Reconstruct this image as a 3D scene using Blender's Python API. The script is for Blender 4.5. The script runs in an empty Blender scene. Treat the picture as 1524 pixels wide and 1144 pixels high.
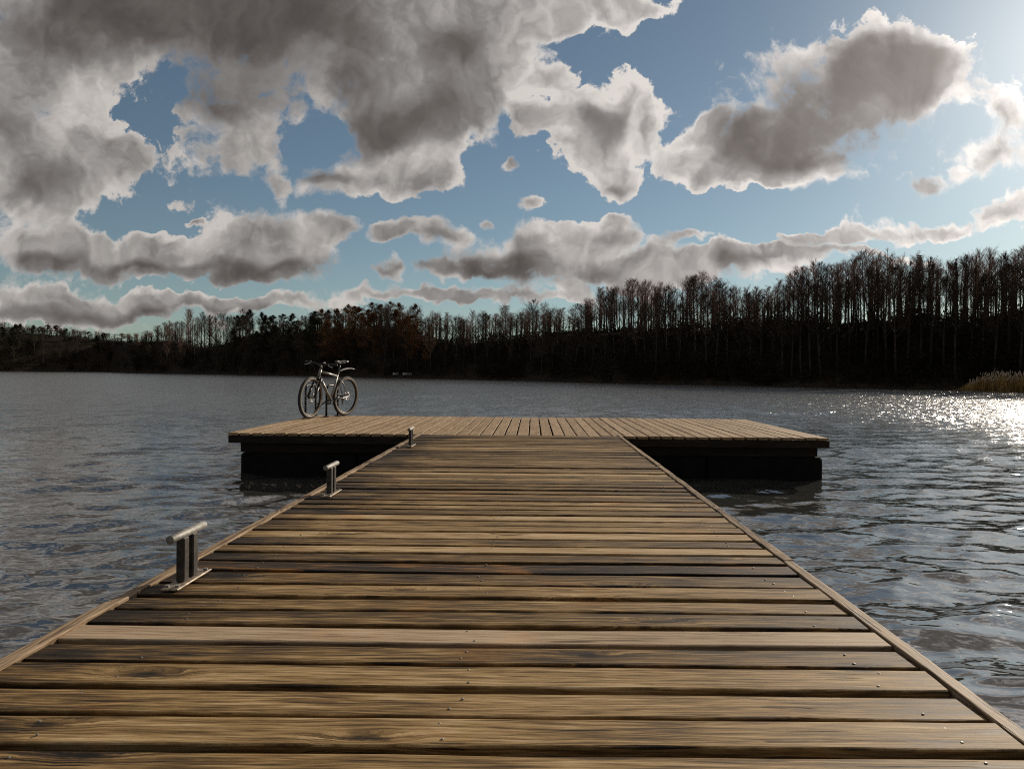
import bpy, math, random
import numpy as np
from mathutils import Vector, Matrix

random.seed(7)
RNG = np.random.default_rng(11)
PI = math.pi
SC = bpy.context.scene
COL = SC.collection

# ------------------------------------------------------------------ picture geometry (photo 1524 x 1144)
F = 1100.0
PX, PY = 793.0, 553.0          # vanishing point of the jetty
ROLL = 0.0090
HC = 1.46                      # camera above the water
DECK = 0.59                    # deck above the water
HD = HC - DECK


def ray(px, py):
    u, v = (px - PX) / F, (PY - py) / F
    c, s = math.cos(ROLL), math.sin(ROLL)
    return u * c - v * s, u * s + v * c          # dx, dz for dy = 1


def on_plane(px, py, z):
    dx, dz = ray(px, py)
    d = (z - HC) / dz
    return Vector((dx * d, d, z))


def at_dist(px, py, d):
    dx, dz = ray(px, py)
    return Vector((dx * d, d, HC + dz * d))


cam_d = bpy.data.cameras.new('camera')
cam = bpy.data.objects.new('camera', cam_d)
COL.objects.link(cam)
c, s = math.cos(ROLL), math.sin(ROLL)
cam.matrix_world = Matrix(((c, -s, 0, 0), (0, 0, -1, 0), (s, c, 0, HC), (0, 0, 0, 1)))
cam_d.sensor_width = 36.0
cam_d.lens = 36.0 * F / 1524.0
cam_d.shift_x = -(PX - 762.0) / 1524.0
cam_d.shift_y = -(572.0 - PY) / 1524.0
cam_d.clip_start = 0.05
cam_d.clip_end = 6000.0
SC.camera = cam

SUN_U, SUN_V = ray(1685, 25)
SUN_AZ = math.atan2(SUN_U, 1.0)
SUN_EL = math.atan2(SUN_V, math.hypot(SUN_U, 1.0))
SUN_DIR = Vector((SUN_U, 1.0, SUN_V)).normalized()

# ------------------------------------------------------------------ node helpers


class NT:
    def __init__(self, tree):
        self.t = tree
        self.n = tree.nodes
        self.l = tree.links

    def add(self, typ, **kw):
        nd = self.n.new(typ)
        for k, v in kw.items():
            setattr(nd, k, v)
        return nd

    def put(self, sock, v):
        if hasattr(v, 'is_output'):
            self.l.new(v, sock)
        elif v is not None:
            sock.default_value = v

    def math(self, op, a, b=None, c=None, clamp=False):
        nd = self.add('ShaderNodeMath', operation=op, use_clamp=clamp)
        self.put(nd.inputs[0], a)
        self.put(nd.inputs[1], b)
        self.put(nd.inputs[2], c)
        return nd.outputs[0]

    def vmath(self, op, a, b=None, c=None):
        nd = self.add('ShaderNodeVectorMath', operation=op)
        self.put(nd.inputs[0], a)
        self.put(nd.inputs[1], b)
        self.put(nd.inputs[2], c)
        return nd.outputs[1] if op in ('LENGTH', 'DOT_PRODUCT', 'DISTANCE') else nd.outputs[0]

    def comb(self, x, y, z=0.0):
        nd = self.add('ShaderNodeCombineXYZ')
        self.put(nd.inputs[0], x)
        self.put(nd.inputs[1], y)
        self.put(nd.inputs[2], z)
        return nd.outputs[0]

    def sep(self, v):
        nd = self.add('ShaderNodeSeparateXYZ')
        self.put(nd.inputs[0], v)
        return nd.outputs

    def rng(self, v, a, b, c=0.0, d=1.0, smooth=True):
        nd = self.add('ShaderNodeMapRange', interpolation_type='SMOOTHSTEP' if smooth else 'LINEAR')
        self.put(nd.inputs['Value'], v)
        for k, x in (('From Min', a), ('From Max', b), ('To Min', c), ('To Max', d)):
            self.put(nd.inputs[k], x)
        return nd.outputs['Result']

    def noise(self, v, scale, detail=4.0, rough=0.55, dim='2D', dist=0.0, col=False):
        nd = self.add('ShaderNodeTexNoise', noise_dimensions=dim)
        self.put(nd.inputs['Vector'], v)
        nd.inputs['Scale'].default_value = scale
        nd.inputs['Detail'].default_value = detail
        nd.inputs['Roughness'].default_value = rough
        nd.inputs['Distortion'].default_value = dist
        return nd.outputs['Color' if col else 'Fac']

    def mix(self, f, a, b, blend='MIX'):
        nd = self.add('ShaderNodeMix', data_type='RGBA', blend_type=blend)
        self.put(nd.inputs[0], f)
        self.put(nd.inputs[6], a)
        self.put(nd.inputs[7], b)
        return nd.outputs[2]

    def ramp(self, f, stops):
        nd = self.add('ShaderNodeValToRGB')
        el = nd.color_ramp.elements
        while len(el) > 1:
            el.remove(el[0])
        el[0].position, el[0].color = stops[0][0], (*stops[0][1], 1)
        for p, cc in stops[1:]:
            e = el.new(p)
            e.color = (*cc, 1)
        self.put(nd.inputs[0], f)
        return nd.outputs[0]


def new_mat(name):
    m = bpy.data.materials.new(name)
    m.use_nodes = True
    nt = NT(m.node_tree)
    b = m.node_tree.nodes['Principled BSDF']
    return m, nt, b


def simple_mat(name, col, rough=0.6, metal=0.0, var=0.25, scale=8.0, bump=0.0, spec=None):
    m, nt, b = new_mat(name)
    tc = nt.add('ShaderNodeTexCoord').outputs['Object']
    n = nt.noise(tc, scale, 5, 0.6, '3D')
    f = nt.rng(n, 0.3, 0.7)
    lo = tuple(x * (1 - var) for x in col) + (1,)
    hi = tuple(min(1, x * (1 + var)) for x in col) + (1,)
    nt.put(b.inputs['Base Color'], nt.mix(f, lo, hi))
    b.inputs['Roughness'].default_value = rough
    b.inputs['Metallic'].default_value = metal
    if spec is not None:
        b.inputs['Specular IOR Level'].default_value = spec
    if bump:
        bp = nt.add('ShaderNodeBump')
        bp.inputs['Strength'].default_value = bump
        bp.inputs['Distance'].default_value = 0.01
        nt.put(bp.inputs['Height'], n)
        nt.put(b.inputs['Normal'], bp.outputs[0])
    return m


# ------------------------------------------------------------------ mesh helpers
class MB:
    def __init__(self):
        self.v, self.f, self.m = [], [], []

    def quadbox(self, lo, hi, mi=0):
        x0, y0, z0 = lo
        x1, y1, z1 = hi
        b = len(self.v)
        self.v += [(x0, y0, z0), (x1, y0, z0), (x1, y1, z0), (x0, y1, z0), (x0, y0, z1), (x1, y0, z1), (x1, y1, z1), (x0, y1, z1)]
        for q in ((0, 3, 2, 1), (4, 5, 6, 7), (0, 1, 5, 4), (1, 2, 6, 5), (2, 3, 7, 6), (3, 0, 4, 7)):
            self.f.append(tuple(b + i for i in q))
            self.m.append(mi)

    def bevbox(self, lo, hi, r=0.005, mi=0):
        """box with chamfered edges"""
        x0, y0, z0 = lo
        x1, y1, z1 = hi
        b = len(self.v)
        idx = {}
        for sx in (0, 1):
            for sy in (0, 1):
                for sz in (0, 1):
                    px, py, pz = (x0, x1)[sx], (y0, y1)[sy], (z0, z1)[sz]
                    ix, iy, iz = (r, -r)[sx], (r, -r)[sy], (r, -r)[sz]
                    for ax in range(3):
                        p = [px + ix, py + iy, pz + iz]
                        p[ax] = (px, py, pz)[ax]
                        idx[(sx, sy, sz, ax)] = len(self.v)
                        self.v.append(tuple(p))
        S = (0, 1)

        def add(q):
            self.f.append(tuple(q))
            self.m.append(mi)
        for ax in range(3):
            o = [a for a in range(3) if a != ax]
            for s_ in S:
                q = []
                for a, bb in ((0, 0), (1, 0), (1, 1), (0, 1)):
                    k = [0, 0, 0]
                    k[ax] = s_
                    k[o[0]] = a
                    k[o[1]] = bb
                    q.append(idx[(*k, ax)])
                flip = (s_ == 0) ^ (ax == 1)
                add(q[::-1] if flip else q)
        for ax in range(3):
            o = [a for a in range(3) if a != ax]
            for a in S:
                for bb in S:
                    q = []
                    for e, A in ((0, o[0]), (1, o[0]), (1, o[1]), (0, o[1])):
                        k = [0, 0, 0]
                        k[ax] = e
                        k[o[0]] = a
                        k[o[1]] = bb
                        q.append(idx[(*k, A)])
                    flip = (a ^ bb) ^ (ax == 1)
                    add(q if flip else q[::-1])
        for a in S:
            for bb in S:
                for cc in S:
                    q = [idx[(a, bb, cc, i)] for i in range(3)]
                    add(q if (a ^ bb ^ cc) else q[::-1])

    def tube(self, pts, rad, n=8, cap=True, mi=0, closed=False):
        pts = [Vector(p) for p in pts]
        if not hasattr(rad, '__len__'):
            rad = [rad] * len(pts)
        b = len(self.v)
        N = len(pts)
        up = None
        for i, p in enumerate(pts):
            if closed:
                t = (pts[(i + 1) % N] - pts[i - 1]).normalized()
            else:
                t = (pts[min(i + 1, N - 1)] - pts[max(i - 1, 0)]).normalized()
            if up is None:
                up = Vector((0, 0, 1)) if abs(t.z) < 0.9 else Vector((1, 0, 0))
            a = t.cross(up).normalized()
            bb = a.cross(t).normalized()
            up = bb
            for k in range(n):
                an = 2 * PI * k / n
                q = p + (a * math.cos(an) + bb * math.sin(an)) * rad[i]
                self.v.append(tuple(q))
        rows = N if closed else N - 1
        for i in range(rows):
            j = (i + 1) % N
            for k in range(n):
                k2 = (k + 1) % n
                self.f.append((b + i * n + k, b + i * n + k2, b + j * n + k2, b + j * n + k))
                self.m.append(mi)
        if cap and not closed:
            self.f.append(tuple(b + k for k in range(n))[::-1])
            self.f.append(tuple(b + (N - 1) * n + k for k in range(n)))
            self.m += [mi, mi]

    def ring(self, cen, axis, R, r, n=40, k=8, mi=0, sx=1.0):
        """torus round an axis"""
        cen, axis = Vector(cen), Vector(axis).normalized()
        a = axis.orthogonal().normalized()
        bb = axis.cross(a)
        base = len(self.v)
        for i in range(n):
            t = 2 * PI * i / n
            d = a * math.cos(t) + bb * math.sin(t)
            for j in range(k):
                w = 2 * PI * j / k
                self.v.append(tuple(cen + d * (R + r * math.cos(w)) + axis * (r * sx * math.sin(w))))
        for i in range(n):
            for j in range(k):
                i2, j2 = (i + 1) % n, (j + 1) % k
                self.f.append((base + i * k + j, base + i2 * k + j, base + i2 * k + j2, base + i * k + j2))
                self.m.append(mi)

    def face(self, pts, mi=0):
        b = len(self.v)
        self.v += [tuple(p) for p in pts]
        self.f.append(tuple(range(b, b + len(pts))))
        self.m.append(mi)

    def build(self, name, mats, parent=None, smooth=False):
        me = bpy.data.meshes.new(name)
        me.from_pydata(self.v, [], self.f)
        if not isinstance(mats, (list, tuple)):
            mats = [mats]
        for mm in mats:
            me.materials.append(mm)
        if len(mats) > 1:
            me.polygons.foreach_set('material_index', self.m)
        if smooth:
            me.polygons.foreach_set('use_smooth', [True] * len(me.polygons))
        me.update()
        o = bpy.data.objects.new(name, me)
        COL.objects.link(o)
        o.parent = parent
        return o


def tag(o, label=None, cat=None, group=None, kind=None):
    if label:
        o['label'] = label
    if cat:
        o['category'] = cat
    if group:
        o['group'] = group
    if kind:
        o['kind'] = kind
    return o


def empty(name, loc, rot=(0, 0, 0)):
    o = bpy.data.objects.new(name, None)
    COL.objects.link(o)
    o.location = loc
    o.rotation_euler = rot
    o.empty_display_size = 0.2
    return o


def copy_tree(o, parent=None):
    c_ = o.copy()
    COL.objects.link(c_)
    c_.parent = parent
    for ch in list(o.children):
        copy_tree(ch, c_)
    return c_


def hnoise(x, y, seed=0):
    """smooth 2-D value noise, numpy"""
    x = np.asarray(x, float)
    y = np.asarray(y, float)
    xi, yi = np.floor(x).astype(np.int64), np.floor(y).astype(np.int64)
    fx, fy = x - xi, y - yi
    fx, fy = fx * fx * (3 - 2 * fx), fy * fy * (3 - 2 * fy)

    def h(a, b):
        k = (a * 374761393 + b * 668265263 + seed * 144665) & 0x7fffffff
        k = ((k ^ (k >> 13)) * 1274126177) & 0x7fffffff
        return ((k ^ (k >> 16)) & 0xffff) / 65535.0
    return (h(xi, yi) * (1 - fx) + h(xi + 1, yi) * fx) * (1 - fy) + (h(xi, yi + 1) * (1 - fx) + h(xi + 1, yi + 1) * fx) * fy


# ------------------------------------------------------------------ sky and sun
def build_world():
    w = bpy.data.worlds.new('World')
    SC.world = w
    w.use_nodes = True
    nt = NT(w.node_tree)
    bg = w.node_tree.nodes['Background']
    STR = 0.10
    bg.inputs['Strength'].default_value = STR
    sky = nt.add('ShaderNodeTexSky', sky_type='NISHITA')
    sky.sun_disc = False
    sky.sun_elevation = SUN_EL
    sky.sun_rotation = SUN_AZ
    sky.air_density = 1.0
    sky.dust_density = 0.25
    sky.ozone_density = 1.5
    D = nt.add('ShaderNodeTexCoord').outputs['Generated']
    X, Y, Z = nt.sep(D)
    yc = nt.math('MAXIMUM', Y, 0.04)
    U = nt.math('DIVIDE', X, yc)
    V = nt.math('DIVIDE', Z, yc)
    p0 = nt.comb(U, V)
    # domain warp
    w1 = nt.noise(p0, 7.0, 3, 0.5, col=True)
    w2 = nt.noise(p0, 30.0, 3, 0.55, col=True)
    p1 = nt.vmath('MULTIPLY_ADD', nt.vmath('SUBTRACT', w1, (0.5, 0.5, 0.5)), (0.105, 0.08, 0), p0)
    p = nt.vmath('MULTIPLY_ADD', nt.vmath('SUBTRACT', w2, (0.5, 0.5, 0.5)), (0.035, 0.03, 0), p1)
    frames = {}

    def frame(src, deg):
        if (id(src), deg) not in frames:
            if deg == 0:
                frames[(id(src), deg)] = src
            else:
                nd = nt.add('ShaderNodeVectorRotate', rotation_type='Z_AXIS')
                nt.put(nd.inputs['Vector'], src)
                nd.inputs['Angle'].default_value = math.radians(-deg)
                frames[(id(src), deg)] = nd.outputs[0]
        return frames[(id(src), deg)]

    def field(src, blobs, grow):
        acc = None
        for bl in blobs:
            cx, cy, rx, ry = bl[:4]
            deg = bl[4] if len(bl) > 4 else 0
            wt = bl[5] if len(bl) > 5 else 1.0
            u, v = ray(cx, cy)
            a = math.radians(-deg)
            u, v = u * math.cos(a) - v * math.sin(a), u * math.sin(a) + v * math.cos(a)
            rx, ry = rx * grow / F, ry * grow / F
            # the running sum rides along as a negligible third coordinate, so that the blobs are evaluated one after the other
            off = nt.comb(-u / rx, -v / ry, acc) if acc is not None else (-u / rx, -v / ry, 0)
            q = nt.vmath('MULTIPLY_ADD', frame(src, deg), (1 / rx, 1 / ry, 0), off)
            g = nt.add('ShaderNodeTexGradient', gradient_type='SPHERICAL')
            nt.put(g.inputs[0], q)
            acc = nt.math('MULTIPLY_ADD', g.outputs['Fac'], wt * 1e-5, acc if acc is not None else 0.0)
        return nt.math('MULTIPLY', acc, 1e5)

    cover = [
        (430, 10, 400, 150), (180, -30, 340, 100), (660, 50, 140, 110), (30, 185, 150, 120), (170, 235, 110, 36), (30, 90, 80, 60),
        (80, 285, 120, 34), (350, 205, 85, 62), (412, 268, 24, 30), (500, 268, 66, 26), (600, 200, 95, 75), (620, 268, 80, 34),
        (560, 160, 80, 45), (715, 110, 74, 52), (660, 150, 70, 60), (222, 168, 62, 17, -32, -1.1), (470, 212, 33, 22, 0, -1.2),
        (870, 0, 130, 26), (790, 25, 50, 20), (930, 18, 50, 18), (700, 215, 30, 40, 0, -0.5),
        (890, 195, 62, 66), (928, 135, 36, 40), (965, 190, 30, 36), (850, 215, 40, 40), (915, 265, 50, 34), (835, 160, 34, 34), (800, 170, 22, 30),
        (828, 105, 28, 20), (768, 236, 17, 13), (783, 303, 18, 12),
        (1250, 152, 178, 96, 16), (1340, 110, 90, 48), (1140, 205, 80, 42), (1035, 238, 66, 34), (1180, 250, 95, 28), (1050, 190, 22, 20),
        (1415, 118, 34, 36), (1110, 262, 70, 18),
        (1485, 228, 74, 34), (1395, 264, 54, 14), (1505, 165, 60, 36), (1330, 345, 105, 15, 10), (1505, 320, 44, 34), (1240, 366, 50, 12), (1430, 335, 46, 12),
        (645, 352, 66, 24), (592, 350, 20, 16), (760, 395, 118, 34), (680, 410, 50, 14), (820, 358, 56, 26), (880, 345, 56, 24), (905, 385, 76, 32),
        (965, 400, 44, 24), (1005, 362, 44, 9, 10), (718, 330, 14, 10), (590, 410, 17, 20), (905, 325, 26, 14), (750, 442, 110, 10), (850, 430, 50, 16),
        (55, 350, 80, 30), (70, 385, 100, 30), (250, 385, 140, 32), (400, 352, 130, 36), (430, 395, 110, 30), (180, 372, 80, 20), (510, 345, 44, 22),
        (240, 355, 26, 14), (280, 328, 13, 6), (60, 447, 130, 24), (230, 452, 150, 18), (390, 450, 130, 13), (530, 440, 70, 11), (30, 472, 120, 16),
        (660, 447, 90, 9), (1075, 385, 38, 26), (1110, 402, 110, 24), (1195, 388, 76, 12), (1310, 384, 80, 6), (1035, 402, 36, 26), (985, 425, 60, 16),
    ]
    dark = [
        (330, 30, 300, 110, 0, 1.0), (420, 105, 150, 65, 0, 0.7), (110, 0, 150, 60, 0, 0.55), (20, 265, 80, 46, 0, 0.9), (10, 190, 50, 40, 0, 0.5),
        (690, 85, 55, 36, 0, 0.75), (600, 180, 120, 40, 12, 0.9), (545, 210, 46, 40, 0, 0.6), (485, 262, 44, 14, 0, 0.8), (365, 175, 80, 60, 0, 0.5),
        (885, 195, 44, 40, 0, 0.75), (900, 270, 34, 18, 0, 0.6), (850, 180, 26, 22, 0, 0.5),
        (1258, 150, 158, 84, 16, 1.25), (1180, 205, 90, 44, 10, 1.0), (1340, 112, 66, 42, 0, 0.8), (1475, 230, 34, 26, 0, 0.8),
        (755, 402, 120, 22, 0, 1.2), (430, 405, 140, 20, 0, 0.8), (130, 398, 100, 20, 0, 0.8), (60, 395, 50, 22, 0, 0.6), (280, 402, 130, 14, 0, 0.8),
        (410, 355, 100, 22, 0, 0.35), (200, 466, 230, 12, 0, 0.7), (640, 362, 50, 10, 0, 0.5), (1080, 392, 26, 16, 0, 0.45), (1130, 405, 60, 12, 0, 0.45),
        (890, 352, 50, 11, 0, 0.45), (910, 392, 56, 14, 0, 0.45),
    ]
    A = field(p, cover, 1.38)
    C = field(p1, dark, 1.45)
    fb = nt.noise(p0, 11.0, 10, 0.64)
    # same billows looked up a little towards the sun: the difference is their lit and shaded side
    su, sv = SUN_U, SUN_V
    tow = nt.vmath('SUBTRACT', (su, sv, 0), p0)
    tow = nt.vmath('NORMALIZE', tow)
    pS = nt.vmath('MULTIPLY_ADD', tow, (0.012, 0.012, 0), p)
    relA = nt.noise(p, 15.0, 4, 0.5)
    relB = nt.noise(pS, 15.0, 4, 0.5)
    rel = nt.math('SUBTRACT', relA, relB)
    # the part of the sky outside the photograph: made-up cumulus, darkest behind the camera to deepen the shadows
    zq = nt.math('ADD', nt.math('MAXIMUM', Z, 0.0), 0.12)
    q = nt.vmath('DIVIDE', D, nt.comb(zq, zq, zq))
    gen = nt.noise(q, 1.1, 7, 0.58)
    genA = nt.math('MULTIPLY_ADD', nt.math('SUBTRACT', gen, 0.42), 4.5, 0.28)
    genC = nt.math('MULTIPLY', nt.rng(gen, 0.40, 0.60, 0.0, 1.1), nt.rng(Y, -0.15, 0.35, 1.0, 0.5))
    front = nt.math('MULTIPLY', nt.rng(Y, 0.22, 0.45), nt.rng(V, 0.54, 0.72, 1.0, 0.0))
    mixA = nt.add('ShaderNodeMix', data_type='FLOAT')
    nt.put(mixA.inputs[0], front); nt.put(mixA.inputs[2], genA); nt.put(mixA.inputs[3], A)
    mixC = nt.add('ShaderNodeMix', data_type='FLOAT')
    nt.put(mixC.inputs[0], front); nt.put(mixC.inputs[2], genC); nt.put(mixC.inputs[3], C)
    A, C = mixA.outputs[0], mixC.outputs[0]
    fbh = nt.noise(p, 42.0, 6, 0.62)
    dens = nt.math('MULTIPLY_ADD', nt.math('SUBTRACT', fb, 0.5), 1.30, A)
    dens = nt.math('MULTIPLY_ADD', nt.math('SUBTRACT', fbh, 0.5), 0.75, dens)
    soft = nt.rng(nt.noise(p0, 5.0, 2, 0.5), 0.35, 0.65, 0.15, 0.55)
    alpha = nt.rng(dens, 0.22, nt.math('ADD', soft, 0.22))
    fb4 = nt.noise(p0, 9.0, 4, 0.5)
    dsm = nt.math('MULTIPLY_ADD', nt.math('SUBTRACT', fb4, 0.5), 1.3, A)
    thick = nt.math('MULTIPLY_ADD', nt.rng(dsm, 0.30, 1.10), 0.75, nt.math('MULTIPLY', nt.rng(dens, 0.25, 0.9), 0.25))
    cc = nt.math('MULTIPLY_ADD', nt.math('SUBTRACT', fb4, 0.5), 0.7, C)
    core = nt.rng(cc, 0.0, 0.85)
    shade = nt.math('MULTIPLY_ADD', thick, 0.48, nt.math('MULTIPLY', core, 0.55))
    lowv = nt.noise(p0, 3.5, 4, 0.55)
    shade = nt.math('MULTIPLY_ADD', nt.math('SUBTRACT', lowv, 0.55), 0.55, shade)
    shade = nt.math('MULTIPLY_ADD', rel, nt.math('MULTIPLY_ADD', core, -0.6, 1.0), shade)
    shade = nt.math('MULTIPLY_ADD', nt.math('SUBTRACT', relA, 0.5), 0.12, shade)
    shade = nt.math('MULTIPLY', shade, 0.90, clamp=True)
    cloud = nt.ramp(shade, [(0.0, (0.64, 0.60, 0.565)), (0.26, (0.44, 0.415, 0.395)), (0.55, (0.245, 0.23, 0.222)), (0.85, (0.135, 0.120, 0.112)), (1.0, (0.095, 0.084, 0.078))])
    k = 1.0 / STR
    # sky: physical sky, toned towards the grey-blue of the photograph's air
    skyc = nt.mix(1.0, sky.outputs[0], (0.475, 0.595, 0.625, 1), 'MULTIPLY')
    bw = nt.add('ShaderNodeRGBToBW')
    nt.put(bw.inputs[0], skyc)
    skyc = nt.mix(0.27, skyc, bw.outputs[0])
    # forward scattering: clouds towards the sun are brighter
    dt = nt.math('MAXIMUM', nt.vmath('DOT_PRODUCT', D, tuple(SUN_DIR)), 0.0)
    cs = nt.vmath('SCALE', cloud)
    nt.put(cs.node.inputs['Scale'], nt.math('MULTIPLY_ADD', nt.math('POWER', dt, 7.0), 0.70 * k, 0.88 * k))
    res = nt.mix(alpha, skyc, cs)
    # bright air and thin cloud close round the sun
    dt = nt.math('MAXIMUM', nt.vmath('DOT_PRODUCT', D, tuple(SUN_DIR)), 0.0)
    g1 = nt.math('MULTIPLY', nt.math('POWER', dt, 300.0), 1.5)
    g2 = nt.math('MULTIPLY_ADD', nt.math('POWER', dt, 60.0), 3.2, g1)
    g3 = nt.math('MULTIPLY_ADD', nt.math('POWER', dt, 14.0), 0.30, g2)
    gl = nt.vmath('MULTIPLY', nt.comb(g3, g3, g3), (1.0, 0.93, 0.86))
    res = nt.vmath('ADD', res, gl)
    nt.put(bg.inputs['Color'], res)
    w.cycles.sampling_method = 'MANUAL'
    w.cycles.sample_map_resolution = 512
    sl = bpy.data.lights.new('sun', 'SUN')
    sl.energy = 4.6
    sl.angle = math.radians(0.53)
    sl.color = (1.0, 0.875, 0.715)
    so = bpy.data.objects.new('sun', sl)
    COL.objects.link(so)
    so.rotation_euler = (-SUN_DIR).to_track_quat('-Z', 'Y').to_euler()
    so.location = SUN_DIR * 200


build_world()


# ------------------------------------------------------------------ materials
def wood_mat(name, stops, knots=1.0, edge_stain=None, bump=0.5, rough=0.62):
    """weathered board: 'gv' = (along, across, board random), 'tone' shifts a board lighter or darker"""
    m, nt, b = new_mat(name)
    gv = nt.add('ShaderNodeAttribute', attribute_name='gv').outputs['Vector']
    tone = nt.add('ShaderNodeAttribute', attribute_name='tone').outputs['Fac']
    a, cc, r = nt.sep(gv)
    # knots
    kv = nt.comb(nt.math('MULTIPLY', a, 1.25), nt.math('MULTIPLY', cc, 5.2))
    vo = nt.add('ShaderNodeTexVoronoi', voronoi_dimensions='2D', feature='F1')
    nt.put(vo.inputs['Vector'], kv)
    vo.inputs['Scale'].default_value = 1.0
    vo.inputs['Randomness'].default_value = 1.0
    dist = vo.outputs['Distance']
    cr = nt.sep(vo.outputs['Color'])[0]
    has = nt.math('GREATER_THAN', cr, 0.42)
    kd = nt.math('MULTIPLY_ADD', nt.math('SUBTRACT', nt.noise(gv, 24, 4, 0.6), 0.5), 0.10, dist)
    kn = nt.math('MULTIPLY', nt.rng(kd, 0.01, 0.10, 1.0, 0.0), has)
    halo = nt.math('MULTIPLY', nt.rng(kd, 0.03, 0.26, 1.0, 0.0), has)
    # grain flows round the knots
    wob = nt.noise(nt.comb(nt.math('MULTIPLY', a, 1.6), nt.math('MULTIPLY', cc, 9.0)), 1.0, 3, 0.5)
    c2 = nt.math('MULTIPLY_ADD', nt.math('SUBTRACT', wob, 0.5), 0.035, cc)
    c3 = nt.math('MULTIPLY_ADD', halo, nt.math('MULTIPLY_ADD', cr, 0.06, -0.01), c2)
    fib = nt.noise(nt.comb(nt.math('MULTIPLY', a, 4.5), nt.math('MULTIPLY', c3, 110.0)), 1.0, 5, 0.65)
    strk = nt.noise(nt.comb(nt.math('MULTIPLY', a, 1.3), nt.math('MULTIPLY', c3, 42.0)), 1.0, 4, 0.6)
    cloudy = nt.noise(nt.comb(nt.math('MULTIPLY', a, 1.1), nt.math('MULTIPLY', cc, 7.0)), 1.0, 5, 0.62)
    crack = nt.noise(nt.comb(nt.math('MULTIPLY', a, 2.6), nt.math('MULTIPLY', c3, 60.0)), 1.0, 2, 0.5)
    ck = nt.rng(crack, 0.27, 0.33, 1.0, 0.0)
    val = nt.math('MULTIPLY_ADD', nt.math('SUBTRACT', fib, 0.5), 1.35, tone)
    val = nt.math('MULTIPLY_ADD', nt.math('SUBTRACT', strk, 0.5), 0.75, val)
    val = nt.math('MULTIPLY_ADD', nt.math('SUBTRACT', cloudy, 0.5), 0.50, val)
    val = nt.math('MULTIPLY_ADD', kn, -0.34 * knots, val)
    val = nt.math('MULTIPLY_ADD', halo, -0.10 * knots, val)
    val = nt.math('MULTIPLY_ADD', ck, -0.28, val)
    pos = nt.add('ShaderNodeTexCoord').outputs['Object']
    if edge_stain:
        x, y, z = nt.sep(pos)
        sn = nt.noise(nt.comb(nt.math('MULTIPLY', x, 2.2), nt.math('MULTIPLY', y, 3.2)), 1.0, 5, 0.65)
        for (x0, x1, amt) in edge_stain:
            xs = nt.math('MULTIPLY_ADD', nt.math('SUBTRACT', sn, 0.5), 1.3, x)
            f = nt.rng(xs, x0, x1, 1.0, 0.0)
            val = nt.math('MULTIPLY_ADD', f, -amt, val)
    col = nt.ramp(val, stops)
    # warm rusty patches and a little green algae
    pt = nt.noise(pos, 3.1, 5, 0.6, '3D')
    col = nt.mix(nt.rng(pt, 0.56, 0.72, 0.0, 0.45), col, nt.mix(1.0, col, (1.25, 0.92, 0.62, 1), 'MULTIPLY'))
    pg = nt.noise(pos, 5.3, 4, 0.6, '3D')
    col = nt.mix(nt.rng(pg, 0.60, 0.75, 0.0, 0.5), col, nt.mix(1.0, col, (0.86, 0.95, 0.70, 1), 'MULTIPLY'))
    nt.put(b.inputs['Base Color'], col)
    nt.put(b.inputs['Roughness'], nt.math('MULTIPLY_ADD', nt.math('SUBTRACT', fib, 0.5), 0.3, rough))
    b.inputs['Specular IOR Level'].default_value = 0.16
    h = nt.math('MULTIPLY_ADD', strk, 0.6, nt.math('MULTIPLY', fib, 0.6))
    h = nt.math('MULTIPLY_ADD', ck, -0.8, h)
    h = nt.math('MULTIPLY_ADD', kn, -0.3, h)
    bp = nt.add('ShaderNodeBump')
    bp.inputs['Strength'].default_value = bump
    bp.inputs['Distance'].default_value = 0.004
    nt.put(bp.inputs['Height'], h)
    nt.put(b.inputs['Normal'], bp.outputs[0])
    return m


BROWN = [(0.0, (0.012, 0.0085, 0.006)), (0.22, (0.045, 0.029, 0.016)), (0.45, (0.158, 0.095, 0.036)), (0.68, (0.35, 0.23, 0.100)), (1.0, (0.57, 0.43, 0.265))]
PALE = [(0.0, (0.03, 0.02, 0.012)), (0.25, (0.16, 0.105, 0.06)), (0.55, (0.36, 0.26, 0.165)), (1.0, (0.55, 0.43, 0.30))]
TAN = [(0.0, (0.03, 0.019, 0.010)), (0.22, (0.12, 0.076, 0.036)), (0.5, (0.29, 0.195, 0.105)), (1.0, (0.48, 0.35, 0.22))]
M_DECK = wood_mat('weathered_deck_wood', BROWN, 1.0, [(-1.75, -0.80, 0.36), (1.75, 0.55, 0.18)], 0.6)
M_NEW = wood_mat('newer_deck_wood', PALE, 1.0, None, 0.35)
M_ROW = wood_mat('dark_rusty_deck_wood', [(0.0, (0.008, 0.006, 0.005)), (0.35, (0.022, 0.016, 0.011)), (0.52, (0.055, 0.038, 0.022)), (0.64, (0.26, 0.115, 0.03)), (1.0, (0.42, 0.22, 0.08))], 0.6, None, 0.8)
M_PLAT = wood_mat('platform_deck_wood', TAN, 0.6, None, 0.4)
M_RAIL = wood_mat('edge_board_wood', PALE, 0.5, None, 0.5)
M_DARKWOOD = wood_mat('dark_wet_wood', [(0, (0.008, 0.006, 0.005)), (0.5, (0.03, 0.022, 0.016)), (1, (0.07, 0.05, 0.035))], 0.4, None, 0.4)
M_FLOAT = simple_mat('black_plastic_float', (0.010, 0.0095, 0.009), 0.8, 0, 0.3, 6, 0, 0.1)
M_GALV = simple_mat('galvanised_steel', (0.25, 0.24, 0.22), 0.62, 0.45, 0.3, 30, 0.2)
M_POST = simple_mat('shaded_post_steel', (0.055, 0.05, 0.045), 0.5, 0.6, 0.4, 30, 0.2)  # cleat posts: their shaded sides put into a darker steel colour
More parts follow.
